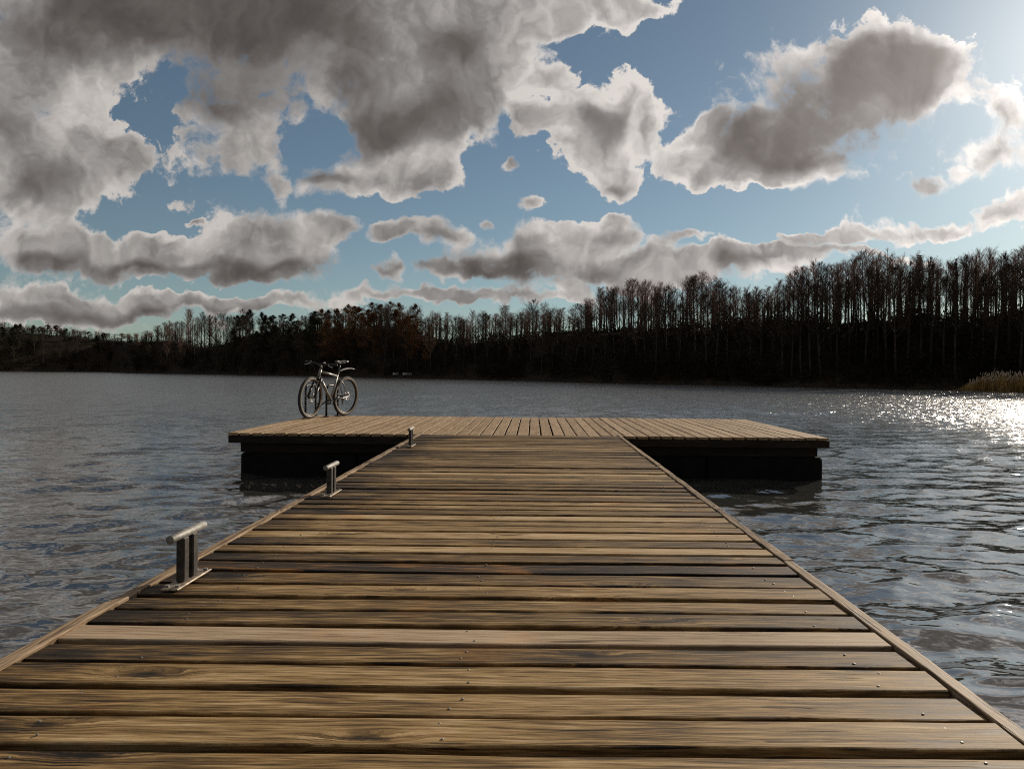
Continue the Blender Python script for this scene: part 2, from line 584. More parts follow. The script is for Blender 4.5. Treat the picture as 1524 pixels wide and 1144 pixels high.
M_RUST = simple_mat('stained_steel', (0.30, 0.25, 0.19), 0.55, 0.6, 0.45, 40, 0.3)
M_SCREW = simple_mat('screw_steel', (0.30, 0.28, 0.25), 0.5, 0.6, 0.1, 20)


# ------------------------------------------------------------------ boards
class Boards:
    """boards with wavy edges, rounded top edges and per-board grain attributes"""

    def __init__(self):
        self.v, self.f, self.gv, self.tone = [], [], [], []
        self.count = 0

    def board(self, axis, a0, a1, c0, c1, ztop, th, tone, seg=0.12, rough=0.0025, r=0.004, seed=None, cup=0.0):
        """axis 'x': the board runs along x; a = along, c = across"""
        i = self.count if seed is None else seed
        self.count += 1
        n = max(2, int(abs(a1 - a0) / seg))
        aa = np.linspace(a0, a1, n + 1)
        e0 = (hnoise(aa * 3.1, np.full_like(aa, i * 7.3), 1) - .5) * 2 * rough + (hnoise(aa * 11, np.full_like(aa, i * 3.3), 2) - .5) * 2 * rough * .5
        e1 = (hnoise(aa * 3.1, np.full_like(aa, i * 5.1), 3) - .5) * 2 * rough + (hnoise(aa * 11, np.full_like(aa, i * 9.3), 4) - .5) * 2 * rough * .5
        zz = (hnoise(aa * 0.7, np.full_like(aa, i * 2.3), 5) - .5) * 0.006
        tilt = (hnoise(np.array([i * 1.7]), np.array([3.0]), 6)[0] - .5) * 0.006
        w = c1 - c0
        un = min(.011, w * .12)
        prof = [(un, -th), (0, -r * 1.2), (r * 0.35, -r * 0.35), (r * 1.3, 0.0), (w * .33, cup), (w * .66, cup), (w - r * 1.3, 0.0), (w - r * .35, -r * .35), (w, -r * 1.2), (w - un, -th)]
        K = len(prof)
        base = len(self.v)
        ro = (i * 0.618034) % 1.0
        for j, a in enumerate(aa):
            for k, (pc, pz) in enumerate(prof):
                t = pc / w
                cc_ = c0 + pc + e0[j] * (1 - t) + e1[j] * t
                z = ztop + pz + (zz[j] + tilt * (t - .5) if k not in (0, K - 1) else 0)
                self.v.append((a, cc_, z) if axis == 'x' else (cc_, a, z))
                self.gv.append((a + ro * 61.0 + i * 1.7, pc + max(0, -pz) * .5 + i * 1.37, ro))
                self.tone.append(tone)
        flip = axis != 'x'
        for j in range(n):
            for k in range(K):
                k2 = (k + 1) % K
                q = (base + j * K + k, base + (j + 1) * K + k, base + (j + 1) * K + k2, base + j * K + k2)
                self.f.append(q[::-1] if flip else q)
        e = tuple(base + k for k in range(K))
        g = tuple(base + n * K + k for k in range(K))
        self.f.append(e if not flip else e[::-1])
        self.f.append(g[::-1] if not flip else g)

    def build(self, name, mats, parent=None, extra=None):
        me = bpy.data.meshes.new(name)
        nv, nf = len(self.v), len(self.f)
        v, f = list(self.v), list(self.f)
        if extra:
            f += [tuple(nv + i for i in q) for q in extra.f]
            v += extra.v
        me.from_pydata(v, [], f)
        for mm in (mats if isinstance(mats, list) else [mats]):
            me.materials.append(mm)
        if extra:
            me.polygons.foreach_set('material_index', [0] * nf + [1] * len(extra.f))
        at = me.attributes.new('gv', 'FLOAT_VECTOR', 'POINT')
        g = np.zeros((len(v), 3))
        g[:nv] = self.gv
        at.data.foreach_set('vector', g.ravel())
        at = me.attributes.new('tone', 'FLOAT', 'POINT')
        t = np.full(len(v), .5)
        t[:nv] = self.tone
        at.data.foreach_set('value', t)
        me.update()
        o = bpy.data.objects.new(name, me)
        COL.objects.link(o)
        o.parent = parent
        return o


XL, XR = -1.52, 1.165          # inner faces of the edge boards
Y0P, Y1P = 10.10, 14.12        # platform front and back
XP0, XP1 = -4.16, 4.07


def deck_y(py, px=762):
    return on_plane(px, py, DECK).y


jetty = empty('wooden_jetty', (0, 5, 0))
tag(jetty, 'long weathered plank walkway with raised pale edge boards leading to the platform', 'jetty')


def rel(o, root):
    """keep world-space mesh coordinates under a moved root"""
    o.matrix_parent_inverse = Matrix.Translation(-Vector(root.location))
    return o


# gap centres measured down the middle of the walkway, continued at the same pitch
gaps = [deck_y(y) for y in (852, 871, 890, 910, 933, 959, 989, 1026, 1067, 1116)]
gaps = sorted(gaps)
y = gaps[0]
while y > -1.2:
    y -= random.uniform(0.152, 0.172)
    gaps.insert(0, y)
y = gaps[-1]
while y < Y0P - 0.25:
    y += random.uniform(0.152, 0.170)
    gaps.append(y)
gaps[-1] = Y0P - 0.012
B = Boards()
NEWB = Boards()
ROWB = Boards()
screws = MB()
new_c = deck_y(946)
darkrow = deck_y(844)
pale_rows = [deck_y(v_) for v_ in (704, 774, 796, 818, 667)]
dim_rows = [deck_y(v_) for v_ in (832, 972, 925, 760, 745, 728)]
for i in range(len(gaps) - 1):
    g0 = random.uniform(0.013, 0.022)
    g1 = random.uniform(0.013, 0.022)
    c0, c1 = gaps[i] + g0, gaps[i + 1] - g1
    mid = (c0 + c1) / 2
    tone = random.choice((random.uniform(0.37, 0.45), random.uniform(0.45, 0.55), random.uniform(0.52, 0.64)))
    half = (c1 - c0) / 2 + .012
    if abs(mid - darkrow) < half:
        tone = 0.25
    elif any(abs(mid - r_) < half for r_ in pale_rows):
        tone = 0.78
    elif any(abs(mid - r_) < half for r_ in dim_rows):
        tone = 0.41
    top = DECK + random.uniform(-0.004, 0.003)
    if abs(mid - new_c) < half:
        NEWB.board('x', XL + .004, XR - .004, c0, c1, top + .002, 0.034, 0.62, rough=0.0015)
    elif abs(mid - darkrow) < half:
        ROWB.board('x', XL + .004, XR - .004, c0, c1, top - .003, 0.034, 0.42, rough=0.006)
    else:
        B.board('x', XL + .004 - 0, XR - .004, c0, c1, top, 0.034, tone, rough=0.003 if mid < 5 else 0.002)
    if mid < 6.5:
        for xs in (XL + 0.33, -0.2, XR - 0.16):
            for dy in (-.035, .035):
                if random.random() < .8:
                    cx, cy = xs + random.uniform(-.03, .03), mid + dy + random.uniform(-.01, .01)
                    rr = random.uniform(.0032, .0045)
                    screws.tube([(cx, cy, top - .008), (cx, cy, top + .0018), (cx, cy, top + .0026)], [rr, rr, rr * .6], 8)
rel(B.build('deck_boards', [M_DECK, M_SCREW], jetty, screws), jetty)
o = rel(NEWB.build('deck_board', M_NEW, jetty), jetty)
o['label'] = 'paler newer board'
o = rel(ROWB.build('deck_board', M_ROW, jetty), jetty)
o['label'] = 'dark rotten board with rusty orange streaks'

# raised edge boards, in lengths
for side, x0 in (('l', XL - .044), ('r', XR)):
    joints = [-1.0, 2.72, 6.1, Y0P + .30] if side == 'l' else [-1.0, 3.42, 6.9, Y0P + .10]
    for i in range(len(joints) - 1):
        R = Boards()
        off = random.uniform(-.003, .003)
        R.board('y', joints[i] + .004, joints[i + 1] - .004, x0 + off, x0 + .044 + off, DECK + .009, .052, random.uniform(.36, .52), seg=.09, rough=.004, r=.003, seed=40 + i + (9 if side == 'r' else 0))
        rel(R.build('edge_board', M_RAIL, jetty), jetty)
# side beams and joists under the boards
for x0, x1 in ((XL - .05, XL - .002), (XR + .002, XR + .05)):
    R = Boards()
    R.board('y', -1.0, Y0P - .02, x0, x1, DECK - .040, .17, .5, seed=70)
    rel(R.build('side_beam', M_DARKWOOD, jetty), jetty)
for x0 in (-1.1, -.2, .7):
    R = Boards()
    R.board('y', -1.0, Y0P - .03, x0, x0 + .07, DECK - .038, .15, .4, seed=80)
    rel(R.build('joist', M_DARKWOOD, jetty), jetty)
for yy in (0.2, 3.3, 6.4, 9.2):
    m_ = MB()
    m_.bevbox((XL + .1, yy - .45, -.15), (XR - .1, yy + .45, DECK - .20), .05)
    rel(m_.build('float', M_FLOAT, jetty), jetty)

# ------------------------------------------------------------------ platform
plat = empty('floating_platform', ((XP0 + XP1) / 2, (Y0P + Y1P) / 2, 0))
tag(plat, 'wide tan plank swimming platform floating across the end of the walkway', 'platform')
B = Boards()
x = XP0
n = 0
while x < XP1 - .05:
    w_ = random.uniform(.143, .150)
    x2 = min(x + w_, XP1)
    B.board('y', Y0P + random.uniform(-.004, .004), Y1P + random.uniform(-.006, .006), x, x2, DECK + random.uniform(-.003, .003), .036, random.uniform(.54, .74), seg=.3, rough=.002, r=.005, seed=200 + n)
    x = x2 + random.uniform(.014, .022)
    n += 1
rel(B.build('deck_boards', M_PLAT, plat), plat)
# rim beams
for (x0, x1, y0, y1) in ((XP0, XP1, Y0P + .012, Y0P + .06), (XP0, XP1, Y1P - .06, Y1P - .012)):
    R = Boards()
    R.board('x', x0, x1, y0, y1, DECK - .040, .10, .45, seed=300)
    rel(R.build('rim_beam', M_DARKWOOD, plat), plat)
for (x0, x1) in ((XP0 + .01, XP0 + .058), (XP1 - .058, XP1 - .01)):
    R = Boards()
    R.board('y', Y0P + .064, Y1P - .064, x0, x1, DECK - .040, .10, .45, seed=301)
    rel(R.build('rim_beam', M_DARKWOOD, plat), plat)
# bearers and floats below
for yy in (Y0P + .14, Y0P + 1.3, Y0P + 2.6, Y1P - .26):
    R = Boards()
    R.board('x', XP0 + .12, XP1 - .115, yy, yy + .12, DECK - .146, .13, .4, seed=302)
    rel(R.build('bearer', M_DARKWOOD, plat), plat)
FW = (XP1 - .045 - XP0 - .125) / 5
for k in range(5):
    xs = XP0 + .125 + FW * k
    for yy in (Y0P + .12, Y0P + 2.15):
        m_ = MB()
        m_.bevbox((xs + (.012 if k else 0), yy, -.22), (xs + FW - (.012 if k < 4 else 0), yy + 1.75, DECK - .284), .03)
        rel(m_.build('float', M_FLOAT, plat), plat)

# ------------------------------------------------------------------ mooring cleats
CL = 0.30


def make_cleat(x, y):
    t = empty('mooring_cleat', (x, y, DECK + .006))
    m_ = MB()
    m_.bevbox((-.035, -CL / 2 - .004, 0), (.035, CL / 2 + .004, .008), .003)
    bp = m_.build('base_plate', M_RUST, t)
    for yy in (-.125, .125):
        for xx in (-.02, .02):
            m_ = MB()
            m_.tube([(xx, yy, .008), (xx, yy, .017)], .009, 6)
            m_.build('bolt', M_GALV, bp)
    for yy in (-.040, .040):
        m_ = MB()
        m_.bevbox((-.017, yy - .023, .009), (.017, yy + .023, .186), .005)
        m_.build('post', M_POST, t)
    m_ = MB()
    m_.tube([(0, -CL / 2, .197), (0, -CL / 2 + .004, .197), (0, CL / 2 - .004, .197), (0, CL / 2, .197)], [.0135, .0168, .0168, .0135], 20)
    m_.build('cross_bar', M_GALV, t, True)
    # weld fillets
    return t


cl0 = make_cleat(-1.405, 3.02)
cl1 = copy_tree(cl0); cl1.location = (-1.40, 5.16, DECK + .006)
cl2 = copy_tree(cl0); cl2.location = (-1.395, 8.50, DECK + .006)
for o, lb in ((cl0, 'large steel T-shaped mooring cleat closest to the viewer on the walkway edge'),
              (cl1, 'steel T-shaped mooring cleat halfway along the left edge of the walkway'),
              (cl2, 'small distant mooring cleat where the walkway meets the platform')):
    tag(o, lb, 'cleat', 'mooring cleats along the left edge of the walkway')

# ------------------------------------------------------------------ bicycle stands
M_BLACKMETAL = simple_mat('dark_painted_steel', (0.02, 0.019, 0.018), 0.4, 0.3, 0.3, 10)


def hoop(p0, p1, h, label):
    cx, cy = (p0[0] + p1[0]) / 2, (p0[1] + p1[1]) / 2
    t = empty('bicycle_stand', (cx, cy, DECK + .003))
    a, b = Vector((p0[0] - cx, p0[1] - cy, 0)), Vector((p1[0] - cx, p1[1] - cy, 0))
    d = (b - a).normalized()
    r = .11
    pts = [a, a + Vector((0, 0, h - r))]
    for k in range(1, 7):
        an = PI / 2 * k / 6
        pts.append(a + d * (r * (1 - math.cos(an))) + Vector((0, 0, h - r + r * math.sin(an))))
    for k in range(0, 7):
        an = PI / 2 * k / 6
        pts.append(b - d * (r * (1 - math.sin(an))) + Vector((0, 0, h - r + r * math.cos(an))))
    pts.append(b)
    m_ = MB()
    m_.tube(pts, .019, 10)
    m_.build('hoop', M_BLACKMETAL, t, True)
    for q in (a, b):
        m_ = MB()
        m_.bevbox((q.x - .05, q.y - .05, 0), (q.x + .05, q.y + .05, .012), .003)
        m_.build('base_plate', M_BLACKMETAL, t)
    tag(t, label, 'bicycle stand', 'bicycle stands on the platform')
    return t


hoop((-4.085, 13.30), (-4.085, 13.92), .58, 'dark steel hoop stand at the platform corner beside the front wheel of the bicycle')
hoop((-3.815, 13.68), (-3.700, 14.04), .58, 'dark steel hoop stand behind the pedals of the bicycle')


# ------------------------------------------------------------------ bicycle
def make_bicycle():
    silver = simple_mat('silver_frame_paint', (0.25, 0.245, 0.235), 0.35, 0.3, 0.06, 6)
    black = simple_mat('black_bike_parts', (0.016, 0.015, 0.015), 0.4, 0.2, 0.2, 20)
    rubber = simple_mat('tyre_rubber', (0.02, 0.019, 0.018), 0.75, 0, 0.25, 40)
    wall = simple_mat('tan_tyre_sidewall', (0.34, 0.26, 0.18), 0.6, 0, 0.12, 20)
    alloy = simple_mat('alloy', (0.55, 0.54, 0.52), 0.3, 0.9, 0.1, 20)
    R = 0.372
    fw, rw = Vector((0, 0, 0)), None
    front = Vector((-3.950, 13.08, DECK + .006))
    rear = Vector((-3.560, 14.00, DECK + .006))
    ax = (front - rear)
    L = ax.length
    yaw = math.atan2(ax.y, ax.x)
    root = empty('bicycle', (rear + front) / 2)
    # local frame: +x to the front, +y to the rider's left, origin midway between the tyre contacts
    root.rotation_euler = (math.radians(-3.5), 0, yaw)
    tag(root, 'silver mountain bike with black fork and tan tyre walls parked on the platform', 'bicycle')
    hx = L / 2
    RA, FA = Vector((-hx, 0, R)), Vector((hx, 0, R))
    BBp = Vector((-hx + .43, 0, .31))
    st_top = Vector((-hx + .27, 0, .80))
    ht_bot = Vector((hx - .185, 0, .73))
    ht_top = Vector((hx - .235, 0, .87))
    m_ = MB()
    m_.tube([ht_bot, ht_top], .024, 12)
    m_.tube([ht_bot + (ht_top - ht_bot) * .75, st_top - Vector((0, 0, .05))], [.022, .019], 12)
    m_.tube([ht_bot + (ht_top - ht_bot) * .2, BBp], [.026, .026], 12)
    m_.tube([BBp, st_top], .019, 12)
    m_.tube([BBp + Vector((0, -.04, 0)), BBp + Vector((0, .04, 0))], .027, 12)
    for s_ in (-1, 1):
        m_.tube([BBp + Vector((-.02, .02 * s_, 0)), Vector((-hx + .2, .05 * s_, .335)), RA + Vector((0, .062 * s_, 0))], .011, 8)
        m_.tube([st_top + Vector((.005, .016 * s_, -.07)), Vector((-hx + .16, .05 * s_, .62)), RA + Vector((0, .062 * s_, 0))], .009, 8)
    m_.build('frame', silver, root, True)

    def wheel(cen, ang, parent, disc=True):
        w_ = empty('wheel', cen, (0, 0, ang))
        w_.parent = parent
        m2 = MB()
        m2.ring((0, 0, 0), (0, 1, 0), R - .025, .027, 56, 10)
        m2.build('tyre', rubber, w_, True)
        m2 = MB()
        for s_ in (-1, 1):
            m2.ring((0, .0155 * s_, 0), (0, 1, 0), R - .040, .0125, 56, 8, sx=.95)
        m2.build('sidewall', wall, w_, True)
        m2 = MB()
        m2.ring((0, 0, 0), (0, 1, 0), R - .064, .013, 56, 8, sx=.9)
        for k in range(28):
            a = 2 * PI * k / 28
            s_ = 1 if k % 2 else -1
            a2 = a + (.5 if (k // 2) % 2 else -.5)
            m2.tube([(math.cos(a2) * .022, .028 * s_, math.sin(a2) * .022), (math.cos(a) * (R - .07), 0, math.sin(a) * (R - .07))], .0013, 4, cap=False)
        m2.build('rim', black, w_, True)
        m2 = MB()
        m2.tube([(0, -.05, 0), (0, -.03, 0), (0, -.028, 0), (0, .028, 0), (0, .03, 0), (0, .05, 0)], [.012, .012, .026, .026, .012, .012], 14)
        m2.build('hub', black, w_, True)
        if disc:
            m2 = MB()
            m2.ring((0, .038, 0), (0, 1, 0), .068, .010, 28, 6, sx=.15)
            for k in range(5):
                a = 2 * PI * k / 5
                m2.tube([(.02 * math.cos(a), .038, .02 * math.sin(a)), (.065 * math.cos(a + .4), .038, .065 * math.sin(a + .4))], .004, 4)
            m2.build('brake_disc', alloy, w_, True)
        return w_
    steer = math.radians(8)
    wheel(RA, 0, root)
    wheel(FA, steer, root)
    # fork and bars turn together
    axd = (ht_top - ht_bot).normalized()
    q = Matrix.Translation(ht_bot) @ Matrix.Rotation(steer, 4, axd) @ Matrix.Translation(-ht_bot)

    def T(p):
        return q @ Vector(p)
    m_ = MB()
    crown = ht_bot - axd * .03
    m_.tube([T(crown + Vector((0, -.075, 0))), T(crown + Vector((0, .075, 0)))], .022, 10)
    m_.tube([T(ht_bot), T(crown)], .024, 10)
    for s_ in (-1, 1):
        top = crown + Vector((0, .066 * s_, 0))
        end = FA + Vector((-.01, .066 * s_, 0))
        mid = top + (end - top) * .42
        m_.tube([T(top + axd * .02), T(mid)], .017, 10)
        m_.tube([T(mid), T(end)], [.023, .020], 10)
    ar = crown + (FA - crown) * .36 + Vector((.02, 0, .06))
    m_.tube([T(crown + (FA - crown) * .45 + Vector((0, -.066, 0))), T(crown + (FA - crown) * .3 + Vector((.04, -.03, .05))), T(crown + (FA - crown) * .3 + Vector((.04, .03, .05))), T(crown + (FA - crown) * .45 + Vector((0, .066, 0)))], .012, 8)
    m_.build('fork', black, root, True)
    m_ = MB()
    m_.tube([T(ht_top), T(ht_top + axd * .05), T(ht_top + axd * .075 + Vector((.075, 0, .02)))], .019, 10)
    m_.build('stem', silver, root, True)
    clamp = ht_top + axd * .075 + Vector((.075, 0, .02))
    bar = MB()
    pts = []
    for yy in np.linspace(-.32, .32, 15):
        rise = .022 * min(1, max(0, (abs(yy) - .04) / .08))
        pts.append(T(clamp + Vector((-.045 * max(0, abs(yy) - .1) / .22, yy, rise))))
    bar.tube(pts, .013, 8)
    hb = bar.build('handlebar', black, root, True)
    for s_ in (-1, 1):
        m_ = MB()
        m_.tube([T(clamp + Vector((-.025, .20 * s_, .022))), T(clamp + Vector((-.045, .325 * s_, .022)))], .018, 10)
        m_.build('grip', black, hb, True)
        m_ = MB()
        m_.tube([T(clamp + Vector((-.0, .185 * s_, .02))), T(clamp + Vector((.04, .20 * s_, -.005))), T(clamp + Vector((.035, .285 * s_, -.025)))], .007, 6)
        m_.build('brake_lever', alloy, hb, True)
    m_ = MB()
    m_.tube([T(clamp + Vector((.02, .10, .03))), T(clamp + Vector((.02, .10, .055)))], [.022, .014], 10)
    m_.build('bell', alloy, hb, True)
    # brake cables
    m_ = MB()
    m_.tube([T(clamp + Vector((.03, .17, .01))), T(clamp + Vector((.11, .08, -.03))), T(clamp + Vector((.06, .02, -.14))), T(crown + Vector((.03, .05, -.05)))], .003, 5)
    m_.tube([T(clamp + Vector((.03, -.17, .01))), T(clamp + Vector((.12, -.06, -.03))), T(clamp + Vector((.03, -.03, -.16))), ht_bot + (ht_top - ht_bot) * .3 + Vector((-.05, -.03, -.03))], .003, 5)
    m_.build('cable', black, hb, True)
    # saddle
    sd = (st_top - BBp).normalized()
    sp = st_top + sd * .205
    m_ = MB()
    m_.tube([st_top - sd * .03, sp], .0145, 10)
    m_.tube([st_top - sd * .02, st_top + sd * .012], .024, 10)
    m_.build('seat_post', black, root, True)
    m_ = MB()
    rows = []
    for t_ in np.linspace(0, 1, 12):
        xx = .15 - .28 * t_
        wd = .022 + .055 * max(0, (t_ - .35) / .65) ** 1.2
        zt = .040 + .012 * (2 * t_ - 1) ** 2 - (.02 if t_ < .02 else 0)
        rows.append([(xx, -wd, zt - .035), (xx, -wd * .95, zt - .012), (xx, -wd * .5, zt), (xx, wd * .5, zt), (xx, wd * .95, zt - .012), (xx, wd, zt - .035)])
    b0 = len(m_.v)
    for r_ in rows:
        m_.v += [tuple(sp + Vector(p_)) for p_ in r_]
    for i in range(11):
        for k in range(6):
            m_.f.append((b0 + i * 6 + k, b0 + i * 6 + (k + 1) % 6, b0 + (i + 1) * 6 + (k + 1) % 6, b0 + (i + 1) * 6 + k)); m_.m.append(0)
    m_.f.append(tuple(b0 + k for k in range(6))[::-1]); m_.f.append(tuple(b0 + 66 + k for k in range(6))); m_.m += [0, 0]
    sad = m_.build('saddle', simple_mat('saddle_vinyl', (0.10, 0.095, 0.09), 0.3, 0, 0.2, 20), root, True)
    m_ = MB()
    for s_ in (-1, 1):
        m_.tube([sp + Vector((.11, .018 * s_, .012)), sp + Vector((.04, .022 * s_, -.003)), sp + Vector((-.05, .022 * s_, -.003)), sp + Vector((-.11, .03 * s_, .012))], .004, 6)
    m_.build('saddle_rail', alloy, sad, True)
    # mudguard on the seat post
    m_ = MB()
    g0 = st_top + sd * .03
    pr = []
    for t_ in np.linspace(0, 1, 12):
        pr.append((g0 + Vector((-.02 - .43 * t_, 0, .015 + .17 * t_ - .12 * t_ * t_)), .016 + .020 * min(1, t_ * 3)))
    b0 = len(m_.v)
    for (cp, hw) in pr:
        for yy, dz in ((-1, -.012), (-.6, 0), (.6, 0), (1, -.012), (.6, -.006), (-.6, -.006)):
            m_.v.append(tuple(cp + Vector((0, yy * hw, dz))))
    for i in range(11):
        for k in range(6):
            m_.f.append((b0 + i * 6 + k, b0 + i * 6 + (k + 1) % 6, b0 + (i + 1) * 6 + (k + 1) % 6, b0 + (i + 1) * 6 + k)); m_.m.append(0)
    m_.f.append(tuple(b0 + k for k in range(6))[::-1]); m_.f.append(tuple(b0 + 66 + k for k in range(6))); m_.m += [0, 0]
    m_.build('mudguard', simple_mat('pale_mudguard_plastic', (0.55, 0.53, 0.50), 0.35, 0, 0.08, 8), root, True)
    # crankset
    cs = MB()
    cs.ring(BBp + Vector((0, -.048, 0)), (0, 1, 0), .083, .008, 36, 6, sx=.3)
    cs.ring(BBp + Vector((0, -.040, 0)), (0, 1, 0), .060, .008, 36, 6, sx=.3)
    for k in range(5):
        a = 2 * PI * k / 5
        cs.tube([BBp + Vector((0, -.046, 0)), BBp + Vector((.08 * math.cos(a), -.046, .08 * math.sin(a)))], .007, 5)
    ca = math.radians(-28)
    for s_, a in ((-1, ca), (1, ca + PI)):
        e_ = BBp + Vector((.17 * math.cos(a), .075 * s_, .17 * math.sin(a)))
        cs.tube([BBp + Vector((0, .055 * s_, 0)), e_], [.014, .011], 8)
    ck = cs.build('crankset', black, root, True)
    for s_, a in ((-1, ca), (1, ca + PI)):
        e_ = BBp + Vector((.17 * math.cos(a), .075 * s_, .17 * math.sin(a)))
        m_ = MB()
        m_.bevbox(tuple(e_ + Vector((-.045, min(.02 * s_, .11 * s_), -.012))), tuple(e_ + Vector((.045, max(.02 * s_, .11 * s_), .012))), .006)
        m_.build('pedal', black, ck)
    # drive train
    m_ = MB()
    for rr_, yy in ((.055, -.03), (.045, -.036), (.034, -.042), (.024, -.047)):
        m_.ring(RA + Vector((0, yy, 0)), (0, 1, 0), rr_, .008, 28, 6, sx=.25)
    m_.build('cassette', alloy, root, True)
    m_ = MB()
    m_.tube([BBp + Vector((0, -.046, .083)), RA + Vector((0, -.042, .045))], .005, 5)
    m_.tube([BBp + Vector((0, -.046, -.083)), RA + Vector((.03, -.044, -.135))], .005, 5)
    m_.build('chain', black, root, True)
    m_ = MB()
    m_.tube([RA + Vector((0, -.07, -.01)), RA + Vector((.02, -.06, -.07)), RA + Vector((.03, -.046, -.14))], [.011, .016, .010], 8)
    m_.ring(RA + Vector((.02, -.046, -.075)), (0, 1, 0), .016, .007, 14, 6)
    m_.ring(RA + Vector((.03, -.046, -.14)), (0, 1, 0), .016, .007, 14, 6)
    m_.build('derailleur', black, root, True)
    return root


make_bicycle()


# ------------------------------------------------------------------ water
def build_water():
    m, nt, b = new_mat('lake_water')
    b.inputs['Base Color'].default_value = (0.044, 0.045, 0.041, 1)
    b.inputs['IOR'].default_value = 3.3
    pos = nt.add('ShaderNodeNewGeometry').outputs['Position']
    x, y_, z = nt.sep(pos)
    dist = nt.vmath('LENGTH', pos)
    n1 = nt.noise(nt.comb(nt.math('MULTIPLY', x, 5.0), nt.math('MULTIPLY', y_, 9.0)), 1.0, 2, 0.5)
    n2 = nt.noise(nt.comb(nt.math('MULTIPLY', x, 0.55), nt.math('MULTIPLY', y_, 1.1)), 1.0, 3, 0.6)
    n3 = nt.noise(nt.comb(nt.math('MULTIPLY', x, 2.4), nt.math('MULTIPLY', y_, 0.9)), 1.0, 3, 0.6)
    far = nt.rng(dist, 8, 40)
    hgt = nt.math('MULTIPLY_ADD', n1, 0.034, nt.math('MULTIPLY', n2, 0.10))
    hgt = nt.math('MULTIPLY_ADD', nt.math('MULTIPLY', n3, far), 0.34, hgt)
    bp = nt.add('ShaderNodeBump')
    nt.put(bp.inputs['Strength'], nt.rng(dist, 6, 30, 0.16, 0.66))
    bp.inputs['Distance'].default_value = 1.0
    nt.put(bp.inputs['Height'], hgt)
    nt.put(b.inputs['Normal'], bp.outputs[0])
    nt.put(b.inputs['Roughness'], nt.rng(dist, 7, 32, 0.02, 0.19))
    # grid: rows grow with distance, columns fan out
    d = [0.2]
    while d[-1] < 75:
        d.append(d[-1] * 1.0064 + 0.006)
    while d[-1] < 420:
        d.append(d[-1] * 1.08)
    d = np.array(d)
    nc = 760
    tt = np.linspace(-1, 1, nc)
    # half width of each row
    hw = 9 + d * 1.25
    Xg = tt[None, :] * hw[:, None]
    Yg = np.repeat(d[:, None], nc, 1) - 0.2
    H = np.zeros_like(Xg)
    dx = np.zeros_like(Xg)
    dy = np.zeros_like(Xg)
    sp = np.maximum(np.gradient(d)[:, None], (2 * hw / nc)[:, None])
    rg = np.random.default_rng(5)
    for i in range(130):
        lam = 0.14 * (1.15 / 0.14) ** rg.random()
        th = rg.normal(-PI / 2 + .15, 0.50)
        kx, ky = math.cos(th) * 2 * PI / lam, math.sin(th) * 2 * PI / lam
        amp = 0.0030 * lam ** 0.97 * rg.uniform(.5, 1.25)
        ph = rg.random() * 2 * PI
        fade = np.clip((lam / sp - 2.2) / 2.5, 0, 1)
        a = kx * Xg + ky * Yg + ph
        H += amp * fade * np.cos(a)
        sn = amp * fade * np.sin(a) * 1.1
        dx -= sn * math.cos(th)
        dy -= sn * math.sin(th)
    # gusts: calmer and rougher patches
    g = 0.65 + 0.7 * hnoise(Xg * .16, Yg * .22, 9)
    H *= g
    Xg2, Yg2 = Xg + dx * g, Yg + dy * g
    nr = len(d)
    co = np.stack([Xg2, Yg2, H], -1).reshape(-1, 3)
    idx = np.arange(nr * nc).reshape(nr, nc)
    q = np.stack([idx[:-1, :-1], idx[:-1, 1:], idx[1:, 1:], idx[1:, :-1]], -1).reshape(-1, 4)
    me = bpy.data.meshes.new('water')
    me.vertices.add(len(co))
    me.vertices.foreach_set('co', co.ravel())
    me.loops.add(q.size)
    me.loops.foreach_set('vertex_index', q.ravel())
    me.polygons.add(len(q))
    me.polygons.foreach_set('loop_start', np.arange(0, q.size, 4))
    me.polygons.foreach_set('loop_total', np.full(len(q), 4))
    me.polygons.foreach_set('use_smooth', np.ones(len(q), bool))
    me.update()
    me.validate()
    me.materials.append(m)
    o = bpy.data.objects.new('water', me)
    COL.objects.link(o)
    o['kind'] = 'structure'


build_water()

# ------------------------------------------------------------------ far shore
def interp(tab, x):
    xs = [t[0] for t in tab]
    ys = [t[1] for t in tab]
    return float(np.interp(x, xs, ys))


SHORE_Y = [(-700, 551), (-200, 551.2), (0, 552.6), (168, 553.6), (186, 555.0), (250, 556), (400, 558.5), (500, 560), (600, 562.5), (760, 566), (900, 570), (1000, 572), (1100, 574),
           (1200, 576), (1300, 578), (1420, 580), (1524, 583), (1700, 588), (2000, 597), (2400, 610)]
TOP_Y = [(-700, 455), (-200, 465), (0, 474), (30, 477), (60, 484), (100, 487), (130, 495), (165, 501), (195, 502), (215, 492), (240, 482), (265, 472), (285, 466), (310, 464), (330, 470),
         (360, 463), (405, 466), (440, 469), (470, 457), (500, 456), (545, 450), (600, 449), (630, 456), (650, 460), (680, 462), (720, 462), (760, 460), (792, 448), (830, 458),
         (855, 458), (880, 437), (910, 425), (940, 416), (975, 420), (1010, 423), (1035, 409), (1060, 417), (1100, 428), (1140, 430), (1165, 412), (1180, 401), (1220, 391),
         (1250, 384), (1300, 378), (1340, 382), (1400, 382), (1450, 377), (1480, 375), (1524, 366), (1700, 350), (2400, 300)]
SOLID_Y = [(-700, 490), (0, 496), (100, 502), (190, 512), (250, 508), (300, 520), (340, 514), (370, 500), (450, 494), (520, 488), (600, 488), (640, 506), (700, 514), (760, 506), (850, 498), (950, 494),
           (1050, 494), (1100, 486), (1200, 484), (1250, 486), (1300, 482), (1350, 478), (1450, 482), (1524, 474), (2400, 450)]


def shore_pt(px):
    return on_plane(px, interp(SHORE_Y, px), 0.0)


